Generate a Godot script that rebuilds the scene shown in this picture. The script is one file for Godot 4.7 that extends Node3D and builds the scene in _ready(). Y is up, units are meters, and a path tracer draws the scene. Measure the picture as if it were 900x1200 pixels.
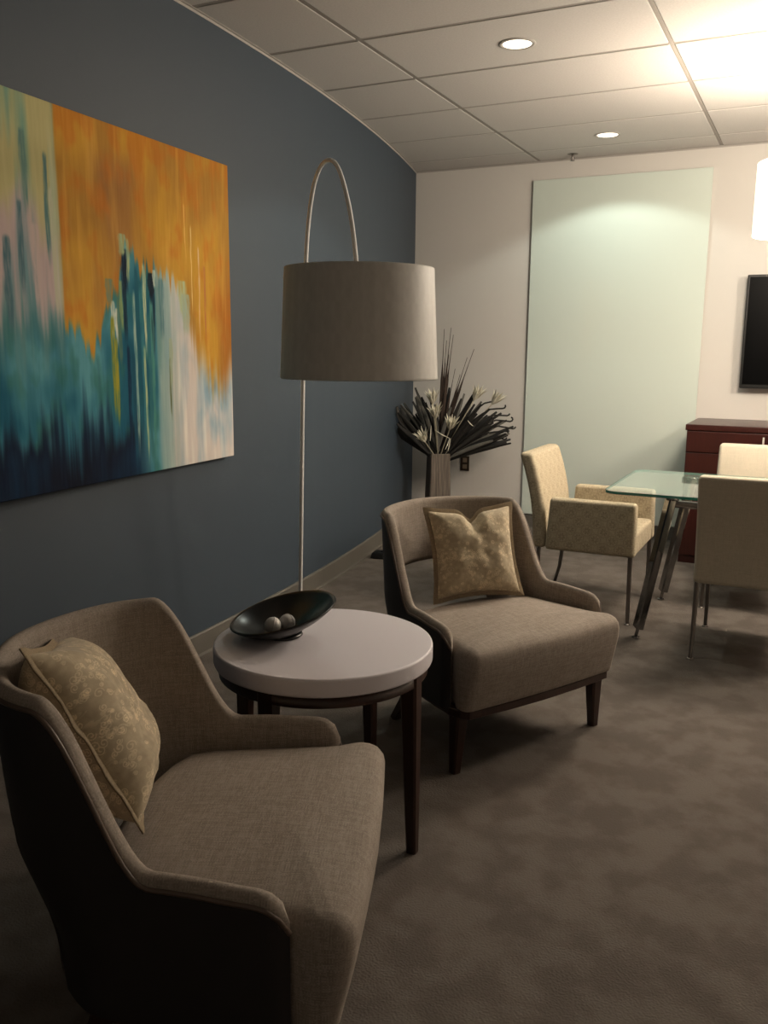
extends Node3D
# A corner of an office lounge: two armchairs, a round side table, an arc floor lamp, a dining set behind.
# x runs along the back wall, -z goes away from the camera, metres.

const CEIL := 2.6585
const BACK := -6.429
const GRID_X := -1.934
const GRID_Z := -6.112

var M := {}
var rng := RandomNumberGenerator.new()

# ---------------------------------------------------------------- geometry helper
class Geo:
	var tris := PackedVector3Array()
	var uvs := PackedVector2Array()
	var groups := PackedInt32Array()
	var xf := Transform3D.IDENTITY
	var warp = null
	var group := 0

	func place(p: Vector3) -> Vector3:
		if warp != null:
			p = warp.call(p)
		return xf * p

	func commit_piece(v: PackedVector3Array, t: PackedVector2Array, g: int) -> void:
		# turn the piece so that its faces look away from its middle (front faces run clockwise)
		var c := Vector3.ZERO
		for p in v:
			c += p
		c /= maxi(1, v.size())
		var vol := 0.0
		for i in range(0, v.size(), 3):
			vol += (v[i] - c).dot((v[i + 1] - c).cross(v[i + 2] - c))
		var flip := vol > 0.0
		for i in range(0, v.size(), 3):
			var order := [0, 2, 1] if flip else [0, 1, 2]
			for k in order:
				tris.append(v[i + k])
				uvs.append(t[i + k])
				groups.append(g)

	# rows of points; smooth; a closed row wraps round
	func sheet(rows: Array, closed := false, smooth := true, uv_rows = null, caps := false) -> void:
		var v := PackedVector3Array()
		var t := PackedVector2Array()
		var placed := []
		for r in rows:
			var q := PackedVector3Array()
			for p in r:
				q.append(place(p))
			placed.append(q)
		var n: int = placed[0].size()
		for i in rows.size() - 1:
			for j in (n if closed else n - 1):
				var j2 := (j + 1) % n
				var quad := [placed[i][j], placed[i][j2], placed[i + 1][j2], placed[i + 1][j]]
				var uq := [Vector2.ZERO, Vector2.ZERO, Vector2.ZERO, Vector2.ZERO]
				if uv_rows != null:
					uq = [uv_rows[i][j], uv_rows[i][j2], uv_rows[i + 1][j2], uv_rows[i + 1][j]]
				for k in [0, 1, 2, 0, 2, 3]:
					v.append(quad[k])
					t.append(uq[k])
		if caps:
			for end in [0, rows.size() - 1]:
				var ring: PackedVector3Array = placed[end]
				var c := Vector3.ZERO
				for p in ring:
					c += p
				c /= n
				for j in n:
					var j2 := (j + 1) % n
					var tri := [ring[j2], ring[j], c] if end == 0 else [ring[j], ring[j2], c]
					for p in tri:
						v.append(p)
						t.append(Vector2.ZERO)
		group += 1
		commit_piece(v, t, group if smooth else -1)

	func tube(path: Array, radius, sides := 10, squash := Vector2.ONE, side_hint := Vector3.ZERO) -> void:
		var rows := []
		var side := Vector3.ZERO
		for i in path.size():
			var a: Vector3 = path[maxi(0, i - 1)]
			var b: Vector3 = path[mini(path.size() - 1, i + 1)]
			var d := (b - a).normalized()
			if side == Vector3.ZERO:
				side = side_hint
				if side == Vector3.ZERO:
					side = Vector3.RIGHT if absf(d.x) < 0.8 else Vector3.FORWARD
			side = (side - d * side.dot(d)).normalized()
			var up := d.cross(side)
			var r: float = radius[i] if radius is Array else radius
			var row := []
			for k in sides:
				var an := TAU * k / sides
				row.append(path[i] + side * cos(an) * r * squash.x + up * sin(an) * r * squash.y)
			rows.append(row)
		sheet(rows, true, true, null, true)

	func lathe(profile: Array, sides := 32, center := Vector3.ZERO, squash := Vector2.ONE) -> void:
		var rows := []
		for q in profile:
			var row := []
			for k in sides:
				var an := TAU * k / sides
				row.append(center + Vector3(cos(an) * q.x * squash.x, q.y, sin(an) * q.x * squash.y))
			rows.append(row)
		sheet(rows, true, true)

	# box with rounded edges; fine gives rounder ones
	func rbox(center: Vector3, size: Vector3, r := 0.005, fine := false, div := 1) -> void:
		var h := size / 2.0
		r = minf(r, minf(h.x, minf(h.y, h.z)))
		var v := PackedVector3Array()
		var t := PackedVector2Array()
		for axis in 3:
			for sgn in [-1.0, 1.0]:
				var u := (axis + 1) % 3
				var w := (axis + 2) % 3
				var lu := ticks(h[u], r, fine, div)
				var lw := ticks(h[w], r, fine, div)
				for i in lu.size() - 1:
					for j in lw.size() - 1:
						var quad := []
						for o in [[0, 0], [1, 0], [1, 1], [0, 1]]:
							var p := Vector3.ZERO
							p[axis] = h[axis] * sgn
							p[u] = lu[i + o[0]]
							p[w] = lw[j + o[1]]
							var inner := p.clamp(-(h - Vector3.ONE * r), h - Vector3.ONE * r)
							var off := p - inner
							if off.length() > 1e-7:
								p = inner + off.normalized() * r
							quad.append(place(center + p))
						if sgn < 0:
							quad.reverse()
						for k in [0, 1, 2, 0, 2, 3]:
							v.append(quad[k])
							t.append(Vector2.ZERO)
		group += 1
		commit_piece(v, t, group)

	func ticks(h: float, r: float, fine: bool, div: int) -> Array:
		var a := [-h]
		if fine:
			a.append_array([-h + r * 0.25, -h + r * 0.6])
		if h - r > 1e-6:
			for i in div + 1:
				a.append(lerpf(-h + r, h - r, float(i) / div))
		else:
			a.append(0.0)
		if fine:
			a.append_array([h - r * 0.6, h - r * 0.25])
		a.append(h)
		return a

	# bar of rectangular section between two points, edges chamfered
	func bar(a: Vector3, b: Vector3, wide: Vector2, wide_end: Vector2, across: Vector3) -> void:
		var d := (b - a).normalized()
		var s := (across - d * across.dot(d)).normalized()
		var u := d.cross(s)
		var rows := []
		for e in [[a, wide], [b, wide_end]]:
			var hx: float = e[1].x / 2.0
			var hy: float = e[1].y / 2.0
			var c: float = minf(hx, hy) * 0.3
			var row := []
			for q in [Vector2(hx, hy - c), Vector2(hx - c, hy), Vector2(-hx + c, hy), Vector2(-hx, hy - c), Vector2(-hx, -hy + c), Vector2(-hx + c, -hy), Vector2(hx - c, -hy), Vector2(hx, -hy + c)]:
				row.append(e[0] + s * q.x + u * q.y)
			rows.append(row)
		sheet(rows, true, false, null, true)

	func ball(c: Vector3, r: float, n := 16) -> void:
		var prof := []
		for i in n + 1:
			var a := PI * i / n
			prof.append(Vector2(maxf(1e-4, sin(a)) * r, -cos(a) * r))
		lathe(prof, n * 2, c)

	# outline in plan (x, z) raised through levels [inset, y]; closed top and bottom
	func solid(outline: Array, levels: Array, smooth := true, crown := 0.0, inward: Array = []) -> void:
		var n := outline.size()
		var normals := []
		for i in n:
			var a: Vector2 = outline[(i - 1 + n) % n]
			var b: Vector2 = outline[(i + 1) % n]
			var d := (b - a).normalized()
			normals.append(Vector2(-d.y, d.x))
		if inward.size() == n:
			normals = inward
		var area := 0.0
		for i in n:
			var a: Vector2 = outline[i]
			area += a.cross(outline[(i + 1) % n])
		var sg := 1.0 if area > 0 or inward.size() == n else -1.0
		var rows := []
		for l in levels:
			var row := []
			for i in n:
				var q: Vector2 = outline[i] + normals[i] * sg * l[0]
				row.append(Vector3(q.x, l[1], q.y))
			rows.append(row)
		if crown != 0.0:
			var last: Array = rows[rows.size() - 1]
			var c := Vector3.ZERO
			for p in last:
				c += p
			c /= n
			for s in [0.85, 0.65, 0.4, 0.15]:
				var row := []
				for p in last:
					var q: Vector3 = c.lerp(p, s)
					q.y = c.y + crown * (1.0 - s * s)
					row.append(q)
				rows.append(row)
		sheet(rows, true, smooth, null, true)

	# normals averaged by area inside each smooth piece, so that large flat faces stay flat
	func mesh() -> ArrayMesh:
		var sums := {}
		var flat := PackedVector3Array()
		flat.resize(tris.size() / 3)
		for i in range(0, tris.size(), 3):
			var n := (tris[i] - tris[i + 2]).cross(tris[i] - tris[i + 1])
			flat[i / 3] = n
			if groups[i] >= 0:
				for k in 3:
					var p := tris[i + k]
					var key := Vector4(p.x, p.y, p.z, groups[i])
					sums[key] = sums.get(key, Vector3.ZERO) + n
		var st := SurfaceTool.new()
		st.begin(Mesh.PRIMITIVE_TRIANGLES)
		for i in tris.size():
			var p := tris[i]
			var n: Vector3 = flat[i / 3]
			if groups[i] >= 0:
				n = sums[Vector4(p.x, p.y, p.z, groups[i])]
			st.set_normal(n.normalized() if n.length() > 1e-20 else Vector3.UP)
			st.set_uv(uvs[i])
			st.add_vertex(p)
		st.index()
		return st.commit()

# ---------------------------------------------------------------- scene helpers
func put(called: String, g: Geo, m: Material, parent: Node3D = null) -> MeshInstance3D:
	var o := MeshInstance3D.new()
	o.name = called
	o.mesh = g.mesh()
	o.material_override = m
	if parent == null:
		parent = self
	parent.add_child(o, true)
	return o

func thing(called: String, label: String, category: String, at := Vector3.ZERO, turn := 0.0, group := "") -> Node3D:
	var o := Node3D.new()
	o.name = called
	add_child(o, true)
	o.position = at
	o.rotation.y = turn
	tag(o, label, category, group)
	return o

func tag(o: Node3D, label: String, category: String, group := "") -> void:
	o.set_meta("label", label)
	o.set_meta("category", category)
	if group:
		o.set_meta("group", group)

func structure(called: String, g: Geo, m: Material, label := "") -> MeshInstance3D:
	var o := put(called, g, m)
	o.set_meta("kind", "structure")
	if label:
		o.set_meta("label", label)
	return o

func mat(c: Color, rough := 0.8, metal := 0.0) -> StandardMaterial3D:
	var m := StandardMaterial3D.new()
	m.albedo_color = c
	m.roughness = rough
	m.metallic = metal
	return m

func noise_tex(seed_: int, freq: float, size := 512, octaves := 4, ramp: Array = [], stretch := 1.0) -> ImageTexture:
	var n := FastNoiseLite.new()
	n.seed = seed_
	n.noise_type = FastNoiseLite.TYPE_SIMPLEX_SMOOTH
	n.frequency = freq
	n.fractal_octaves = octaves
	var im := n.get_seamless_image(size, int(size * stretch))
	if stretch != 1.0:
		im.resize(size, size)
	im.convert(Image.FORMAT_RGBA8)
	if ramp.size() == 2:
		for y in size:
			for x in size:
				var a := im.get_pixel(x, y).r
				im.set_pixel(x, y, (ramp[0] as Color).lerp(ramp[1], a))
	return ImageTexture.create_from_image(im)

# woven cloth: threads with slubs, as a colour multiplier; the same picture serves as relief
func weave_tex(seed_: int, size: int, period: int, dark: Color, light: Color) -> ImageTexture:
	var r := RandomNumberGenerator.new()
	r.seed = seed_
	var im := Image.create_empty(size, size, false, Image.FORMAT_RGBA8)
	var n := size / period
	var warp_v := []
	var weft_v := []
	for i in n:
		warp_v.append([])
		weft_v.append([])
		var a := r.randf()
		var b := r.randf()
		for j in n:
			if r.randf() < 0.16:
				a = r.randf()
			if r.randf() < 0.16:
				b = r.randf()
			warp_v[i].append(a)
			weft_v[i].append(b)
	for y in size:
		for x in size:
			var i := x / period
			var j := y / period
			var fx := (x % period + 0.5) / period
			var fy := (y % period + 0.5) / period
			var over := (i + j) % 2 == 0
			var t: float = warp_v[i][j] if over else weft_v[j][i]
			var prof := sin(PI * (fx if over else fy))
			t = clampf(t * 0.75 + 0.25 * prof, 0, 1)
			im.set_pixel(x, y, dark.lerp(light, t))
	return ImageTexture.create_from_image(im)

func cloth(c: Color, tex: Texture2D, scale: float, bump := 0.04) -> StandardMaterial3D:
	var m := mat(c, 0.95)
	m.albedo_texture = tex
	m.uv1_triplanar = true
	m.uv1_scale = Vector3.ONE * scale
	m.heightmap_enabled = true
	m.heightmap_texture = tex
	m.heightmap_scale = bump
	m.rim_enabled = true
	m.rim = 0.25
	m.rim_tint = 0.8
	m.metallic_specular = 0.2
	return m

func wood(dark: Color, light: Color, seed_: int, rough := 0.4) -> StandardMaterial3D:
	var n := FastNoiseLite.new()
	n.seed = seed_
	n.frequency = 0.02
	n.fractal_octaves = 4
	var im := Image.create_empty(256, 256, false, Image.FORMAT_RGBA8)
	for y in 256:
		for x in 256:
			var a := n.get_noise_2d(x * 6.0, y * 0.35) * 0.5 + 0.5
			var b := n.get_noise_2d(x * 22.0 + 500.0, y * 0.8) * 0.5 + 0.5
			im.set_pixel(x, y, dark.lerp(light, clampf(a * 0.7 + b * 0.4 - 0.05, 0, 1)))
	var m := mat(Color.WHITE, rough)
	m.albedo_texture = ImageTexture.create_from_image(im)
	m.uv1_triplanar = true
	m.uv1_scale = Vector3.ONE * 3.0
	return m

func wall_x(z: float) -> float:
	return -2.34 - 0.031 * pow(minf(0.0, z + 2.2), 2)

# ---------------------------------------------------------------- start
func _ready() -> void:
	rng.seed = 7
	var cam := Camera3D.new()
	cam.name = "camera"
	cam.position = Vector3(0, 1.3383, 0)
	cam.rotation = Vector3(-0.1832, 0.4548, 0.0082)
	cam.fov = rad_to_deg(2.0 * atan(600.0 / 1032.872))
	cam.near = 0.05
	cam.current = true
	add_child(cam)
	var env := Environment.new()
	env.background_mode = Environment.BG_COLOR
	env.background_color = Color(0.02, 0.02, 0.022)
	env.tonemap_mode = Environment.TONE_MAPPER_LINEAR
	env.tonemap_exposure = 0.78
	env.sdfgi_enabled = true
	env.ssao_enabled = true
	env.ssil_enabled = true
	var we := WorldEnvironment.new()
	we.name = "surroundings"
	we.environment = env
	add_child(we)

	materials()
	room()
	ceiling_things()
	back_wall_things()
	painting()
	armchairs()
	side_table()
	arc_lamp()
	dining_set()
	flower_vase()
	small_things()

func materials() -> void:
	M.blue = mat(Color(0.203, 0.246, 0.29), 0.6)
	M.blue.heightmap_enabled = true
	M.blue.heightmap_texture = noise_tex(3, 0.09, 256, 3)
	M.blue.heightmap_scale = 0.02
	M.blue.uv1_triplanar = true
	M.blue.uv1_scale = Vector3.ONE * 4.0
	M.white_wall = mat(Color(0.8, 0.785, 0.765), 0.75)
	M.baseboard = mat(Color(0.36, 0.345, 0.32), 0.5)
	M.tile = mat(Color(0.77, 0.755, 0.74), 0.95)
	var tile_tex := noise_tex(11, 0.11, 256, 3, [Color(0.94, 0.94, 0.94), Color(1, 1, 1)])
	M.tile.albedo_texture = tile_tex
	M.tile.heightmap_enabled = true
	M.tile.heightmap_texture = tile_tex
	M.tile.heightmap_scale = 0.05
	M.tile.uv1_triplanar = true
	M.tile.uv1_world_triplanar = true
	M.tile.uv1_scale = Vector3.ONE * 3.0
	M.tbar = mat(Color(0.56, 0.535, 0.51), 0.6)
	M.wall_angle = mat(Color(0.66, 0.64, 0.62), 0.5)
	# carpet: brushed patches, lighter and darker, over a fine pile
	var cn := FastNoiseLite.new()
	cn.seed = 21
	cn.frequency = 0.012
	cn.fractal_octaves = 5
	cn.fractal_gain = 0.55
	var fine := FastNoiseLite.new()
	fine.seed = 5
	fine.frequency = 0.35
	var wide := cn.get_seamless_image(1024, 1024)
	var pile := fine.get_seamless_image(1024, 1024)
	var ci := Image.create_empty(1024, 1024, false, Image.FORMAT_RGBA8)
	for y in 1024:
		for x in 1024:
			var a := smoothstep(0.25, 0.75, wide.get_pixel(x, y).r)
			var b := pile.get_pixel(x, y).r
			var t := clampf(a * 0.75 + b * 0.3 - 0.02, 0, 1)
			ci.set_pixel(x, y, Color(0.35, 0.325, 0.307).lerp(Color(0.41, 0.385, 0.364), t))
	M.carpet = mat(Color.WHITE, 1.0)
	M.carpet.albedo_texture = ImageTexture.create_from_image(ci)
	M.carpet.uv1_triplanar = true
	M.carpet.uv1_world_triplanar = true
	M.carpet.uv1_scale = Vector3.ONE * 0.42
	M.carpet.heightmap_enabled = true
	M.carpet.heightmap_texture = ImageTexture.create_from_image(pile)
	M.carpet.heightmap_scale = 0.25
	M.carpet.metallic_specular = 0.1
	var weave := weave_tex(31, 512, 4, Color(0.73, 0.715, 0.7), Color(1, 1, 1))
	M.taupe = cloth(Color(0.645, 0.605, 0.568), weave, 3.2, 0.05)
	M.shell_back = mat(Color(0.13, 0.11, 0.108), 0.6)
	M.piping = mat(Color(0.34, 0.28, 0.24), 0.35)
	M.walnut = wood(Color(0.13, 0.07, 0.05), Color(0.25, 0.145, 0.1), 4, 0.35)
	M.mahogany = wood(Color(0.15, 0.06, 0.05), Color(0.25, 0.1, 0.08), 9, 0.3)
	M.white_top = mat(Color(0.85, 0.83, 0.855), 0.5)
	M.black_bowl = mat(Color(0.05, 0.05, 0.05), 0.28)
	M.chrome = mat(Color(0.52, 0.515, 0.51), 0.1, 1.0)
	M.chrome_dark = mat(Color(0.5, 0.48, 0.46), 0.3, 1.0)
	M.cream = cloth(Color(0.745, 0.715, 0.65), weave_tex(44, 256, 4, Color(0.9, 0.9, 0.9), Color(1, 1, 1)), 5.0, 0.02)
	M.handle = mat(Color(0.85, 0.84, 0.82), 0.45, 0.4)
	M.black_plastic = mat(Color(0.03, 0.03, 0.032), 0.4)
	M.screen = mat(Color(0.012, 0.012, 0.016), 0.35)
	M.screen.metallic_specular = 0.2
	M.lamp_metal = mat(Color(0.86, 0.855, 0.85), 0.45)
	M.bulb = mat(Color(1, 1, 1), 0.5)
	M.bulb.emission_enabled = true
	M.bulb.emission = Color(1.0, 0.95, 0.86)
	M.bulb.emission_energy_multiplier = 2.5
	M.pendant = mat(Color(0.95, 0.93, 0.9), 0.6)
	M.pendant.emission_enabled = true
	M.pendant.emission = Color(1.0, 0.95, 0.86)
	M.pendant.emission_energy_multiplier = 1.6
	M.pillow = cloth(Color(0.93, 0.885, 0.805), scroll_tex(), 4.2, 0.06)
	M.pillow.roughness = 0.8
	M.pillow.metallic_specular = 0.3
	M.pillow.rim = 0.5
	M.pillow.rim_tint = 0.5
	M.pillow_edge = cloth(Color(0.62, 0.56, 0.47), weave, 8.0, 0.04)
	M.pattern_chair = cloth(Color(0.775, 0.735, 0.655), lattice_tex(), 3.0, 0.04)

# curling scroll print of the cushions
func scroll_tex() -> ImageTexture:
	var r := RandomNumberGenerator.new()
	r.seed = 77
	var s := 512
	var im := Image.create_empty(s, s, false, Image.FORMAT_RGBA8)
	im.fill(Color(0.78, 0.75, 0.7))
	var pale := Color(1.0, 0.97, 0.9)
	for k in 150:
		var c := Vector2(r.randf() * s, r.randf() * s)
		var r0 := r.randf_range(7, 20)
		var start := r.randf() * TAU
		var turn := 1.0 if r.randf() < 0.5 else -1.0
		var steps := 60
		for i in steps:
			var f := float(i) / steps
			var q := c + Vector2.from_angle(start + turn * f * 8.0) * r0 * (1.0 - 0.75 * f)
			var th := 2 if f < 0.8 else 3
			for dx in range(-th, th + 1):
				for dy in range(-th, th + 1):
					if dx * dx + dy * dy <= th * th:
						im.set_pixel(posmod(int(q.x) + dx, s), posmod(int(q.y) + dy, s), pale)
	var n := FastNoiseLite.new()
	n.seed = 8
	n.frequency = 0.02
	var mist := n.get_seamless_image(s, s)
	for y in s:
		for x in s:
			var a := mist.get_pixel(x, y).r
			im.set_pixel(x, y, im.get_pixel(x, y) * lerpf(0.86, 1.05, a) * r.randf_range(0.93, 1.0))
	return ImageTexture.create_from_image(im)

# faint medallions in a slubby weave, the print of the patterned dining chair
func lattice_tex() -> ImageTexture:
	var r := RandomNumberGenerator.new()
	r.seed = 12
	var s := 512
	var n := FastNoiseLite.new()
	n.seed = 41
	n.frequency = 0.045
	var blot := n.get_seamless_image(s, s)
	var im := Image.create_empty(s, s, false, Image.FORMAT_RGBA8)
	for y in s:
		for x in s:
			var t := 1.0
			var cell := 128.0
			for o in [Vector2.ZERO, Vector2(64, 64)]:
				var q := Vector2(fposmod(x + o.x, cell) - 64.0, fposmod(y + o.y, cell) - 64.0)
				var d := q.length()
				var petal := absf(sin(q.angle() * 4.0))
				if d < 14.0 + 18.0 * petal and d > 9.0:
					t = 0.82
				if absf(d - 42.0) < 4.0:
					t = minf(t, 0.88)
			var b := blot.get_pixel(x, y).r
			t = lerpf(1.0, t, smoothstep(0.3, 0.6, b)) * lerpf(0.88, 1.02, b) * r.randf_range(0.9, 1.0)
			im.set_pixel(x, y, Color(t, t * 0.985, t * 0.955))
	return ImageTexture.create_from_image(im)

# ---------------------------------------------------------------- the room
func room() -> void:
	var g := Geo.new()
	g.rbox(Vector3(-0.05, -0.05, -2.45), Vector3(6.5, 0.1, 8.5), 0.002)
	structure("floor", g, M.carpet, "taupe carpet with brushed lighter and darker patches")
	# the slate wall bends away from the room towards the far corner
	g = Geo.new()
	var rows := []
	for i in 49:
		var z := lerpf(1.7, BACK - 0.1, i / 48.0)
		var x := wall_x(z)
		rows.append([Vector3(x, 0, z), Vector3(x, CEIL, z), Vector3(x - 0.15, CEIL, z), Vector3(x - 0.15, 0, z)])
	g.sheet(rows, true, false, null, true)
	structure("wall_left", g, M.blue, "slate blue painted wall that curves gently away")
	g = Geo.new()
	g.rbox(Vector3(0.0, CEIL / 2, BACK - 0.075), Vector3(6.2, CEIL, 0.15), 0.002)
	structure("wall_back", g, M.white_wall, "off-white painted end wall")
	g = Geo.new()
	g.rbox(Vector3(3.025, CEIL / 2, -2.4), Vector3(0.15, CEIL, 8.1), 0.002)
	structure("wall_right", g, M.white_wall)
	g = Geo.new()
	g.rbox(Vector3(0.25, CEIL / 2, 1.675), Vector3(5.6, CEIL, 0.15), 0.002)
	structure("wall_front", g, M.white_wall)
	# rubber base along the two walls
	g = Geo.new()
	rows = []
	for i in 49:
		var z := lerpf(1.6, BACK, i / 48.0)
		var x := wall_x(z)
		rows.append([Vector3(x, 0, z), Vector3(x + 0.016, 0, z), Vector3(x + 0.012, 0.012, z), Vector3(x + 0.011, 0.098, z), Vector3(x + 0.007, 0.105, z), Vector3(x, 0.105, z)])
	g.sheet(rows, true, false, null, true)
	structure("baseboard_left", g, M.baseboard, "grey base strip along the slate wall")
	g = Geo.new()
	rows = []
	for x in [-2.885, 2.95]:
		rows.append([Vector3(x, 0, BACK), Vector3(x, 0, BACK + 0.016), Vector3(x, 0.012, BACK + 0.012), Vector3(x, 0.098, BACK + 0.011), Vector3(x, 0.105, BACK + 0.007), Vector3(x, 0.105, BACK)])
	g.sheet(rows, true, false, null, true)
	structure("baseboard_back", g, M.baseboard, "grey base strip along the off-white wall")
	# ceiling: slab, recessed grid bars, one mesh per tile
	var top := Node3D.new()
	top.name = "ceiling"
	top.set_meta("kind", "structure")
	top.set_meta("label", "suspended ceiling of off-white tiles in a metal grid")
	add_child(top)
	g = Geo.new()
	g.rbox(Vector3(0, CEIL + 0.08, -2.4), Vector3(6.4, 0.1, 8.3), 0.002)
	put("slab", g, M.tile, top)
	var xs := [-3.05, GRID_X, GRID_X + 1.22, GRID_X + 2.44, GRID_X + 3.66, 2.95]
	var zs := [BACK]
	for k in 13:
		zs.append(GRID_Z + 0.61 * k)
	zs.append(1.6)
	var shared := {}
	for i in xs.size() - 1:
		for j in zs.size() - 1:
			var w: float = xs[i + 1] - xs[i] - 0.022
			var d: float = zs[j + 1] - zs[j] - 0.022
			var key := "%.3f %.3f" % [w, d]
			if not shared.has(key):
				var tg := Geo.new()
				tg.rbox(Vector3(0, 0.0125, 0), Vector3(w, 0.025, d), 0.004)
				shared[key] = tg.mesh()
			var t := MeshInstance3D.new()
			t.name = "tile"
			t.mesh = shared[key]
			t.material_override = M.tile
			t.position = Vector3((xs[i] + xs[i + 1]) / 2, CEIL, (zs[j] + zs[j + 1]) / 2)
			top.add_child(t, true)
	for i in range(1, xs.size() - 1):
		g = Geo.new()
		g.rbox(Vector3(xs[i], CEIL + 0.0125, -2.42), Vector3(0.019, 0.022, 8.0), 0.001)
		put("grid_bar", g, M.tbar, top)
	for j in range(1, zs.size() - 1):
		g = Geo.new()
		g.rbox(Vector3(-0.05, CEIL + 0.013, zs[j]), Vector3(6.0, 0.022, 0.018), 0.001)
		put("grid_bar", g, M.tbar, top)
	# wall angle where the ceiling meets the walls
	g = Geo.new()
	rows = []
	for i in 49:
		var z := lerpf(1.6, BACK, i / 48.0)
		var x := wall_x(z)
		rows.append([Vector3(x, CEIL - 0.001, z), Vector3(x + 0.014, CEIL - 0.001, z), Vector3(x + 0.014, CEIL - 0.003, z), Vector3(x + 0.002, CEIL - 0.003, z), Vector3(x + 0.002, CEIL - 0.012, z), Vector3(x, CEIL - 0.012, z)])
	g.sheet(rows, true, false, null, true)
	structure("trim_1", g, M.wall_angle, "pale metal angle where ceiling meets slate wall")
	g = Geo.new()
	rows = []
	for x in [-2.89, 2.95]:
		rows.append([Vector3(x, CEIL - 0.001, BACK), Vector3(x, CEIL - 0.001, BACK + 0.022), Vector3(x, CEIL - 0.003, BACK + 0.022), Vector3(x, CEIL - 0.003, BACK + 0.002), Vector3(x, CEIL - 0.012, BACK + 0.002), Vector3(x, CEIL - 0.012, BACK)])
	g.sheet(rows, true, false, null, true)
	structure("trim_2", g, M.wall_angle, "pale metal angle where ceiling meets off-white wall")

func ceiling_things() -> void:
	var where := [Vector3(-1.325, CEIL, -5.833), Vector3(-1.325, CEIL, -4.003)]
	var says := ["round recessed ceiling light close to the end wall", "round recessed ceiling light over the gap behind the far armchair"]
	for i in 2:
		var t := thing("downlight", says[i], "ceiling light", where[i], 0, "recessed ceiling lights")
		var g := Geo.new()
		g.lathe([Vector2(0.064, 0.0), Vector2(0.066, -0.004), Vector2(0.078, -0.004), Vector2(0.082, 0.0)], 40)
		put("trim_ring", g, M.wall_angle, t)
		g = Geo.new()
		g.lathe([Vector2(0.0001, -0.0015), Vector2(0.064, -0.0015), Vector2(0.064, 0.0)], 40)
		put("lens", g, M.bulb, t)
		var l := SpotLight3D.new()
		l.name = "downlight_beam"
		l.position = Vector3(0, -0.012, 0)
		l.rotation.x = -PI / 2
		l.light_color = Color(0.96, 1.0, 0.95)
		l.light_energy = 0.92
		l.light_size = 0.05
		l.spot_range = 14.0
		l.spot_attenuation = 2.0
		l.spot_angle = 65.0
		l.spot_angle_attenuation = 0.2
		l.shadow_enabled = true
		t.add_child(l)
	# two drum pendants over the dining table
	var over := ["glowing white drum pendant over the patterned chair's end of the glass table", "glowing white drum pendant over the far end of the glass table"]
	for i in 2:
		pendant(over[i], Vector3(-0.13 + 1.14 * i, CEIL, -4.6))
	var g: Geo
	# fire sprinkler
	var s := thing("sprinkler", "small dark sprinkler head on the ceiling near the end wall", "sprinkler", Vector3(-1.66, CEIL, -6.29))
	g = Geo.new()
	g.lathe([Vector2(0.0001, -0.007), Vector2(0.02, -0.007), Vector2(0.035, -0.003), Vector2(0.038, 0.0)], 24)
	put("escutcheon", g, M.chrome_dark, s)
	g = Geo.new()
	g.lathe([Vector2(0.008, -0.006), Vector2(0.008, -0.02), Vector2(0.005, -0.022), Vector2(0.005, -0.038), Vector2(0.0001, -0.038)], 16)
	for sg in [-1, 1]:
		g.tube([Vector3(0.007 * sg, -0.018, 0), Vector3(0.013 * sg, -0.028, 0), Vector3(0.004 * sg, -0.042, 0)], 0.002, 6)
	put("body", g, M.chrome_dark, s)
	g = Geo.new()
	g.lathe([Vector2(0.0001, -0.042), Vector2(0.015, -0.042), Vector2(0.015, -0.044), Vector2(0.0001, -0.044)], 16)
	put("deflector", g, M.chrome_dark, s)

func pendant(label: String, at: Vector3) -> void:
	var p := thing("pendant_lamp", label, "lamp", at, 0, "drum pendants over the table")
	var g := Geo.new()
	g.lathe([Vector2(0.0001, -0.025), Vector2(0.05, -0.025), Vector2(0.06, -0.02), Vector2(0.06, 0.0)], 32)
	put("canopy", g, M.chrome_dark, p)
	g = Geo.new()
	g.tube([Vector3(0, -0.02, 0), Vector3(0, -0.48, 0)], 0.005, 8)
	for k in 3:
		var a := TAU * k / 3 + 0.3
		g.tube([Vector3(0, -0.48, 0), Vector3(cos(a) * 0.212, -0.485, sin(a) * 0.212)], 0.0025, 6)
	put("stem", g, M.chrome_dark, p)
	g = Geo.new()
	g.lathe([Vector2(0.212, -0.476), Vector2(0.218, -0.474), Vector2(0.219, -0.476), Vector2(0.219, -0.794), Vector2(0.217, -0.796), Vector2(0.212, -0.794), Vector2(0.212, -0.476)], 48)
	put("shade", g, M.pendant, p)
	g = Geo.new()
	g.ball(Vector3(0, -0.6, 0), 0.045, 10)
	put("bulb", g, M.bulb, p)
	var o := OmniLight3D.new()
	o.name = "pendant_glow"
	o.position = Vector3(0, -0.6, 0)
	o.light_color = Color(1.0, 0.935, 0.85)
	o.light_energy = 3.0
	o.light_size = 0.2
	o.omni_range = 16.0
	o.omni_attenuation = 2.0
	o.shadow_enabled = true
	p.add_child(o)

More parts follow.
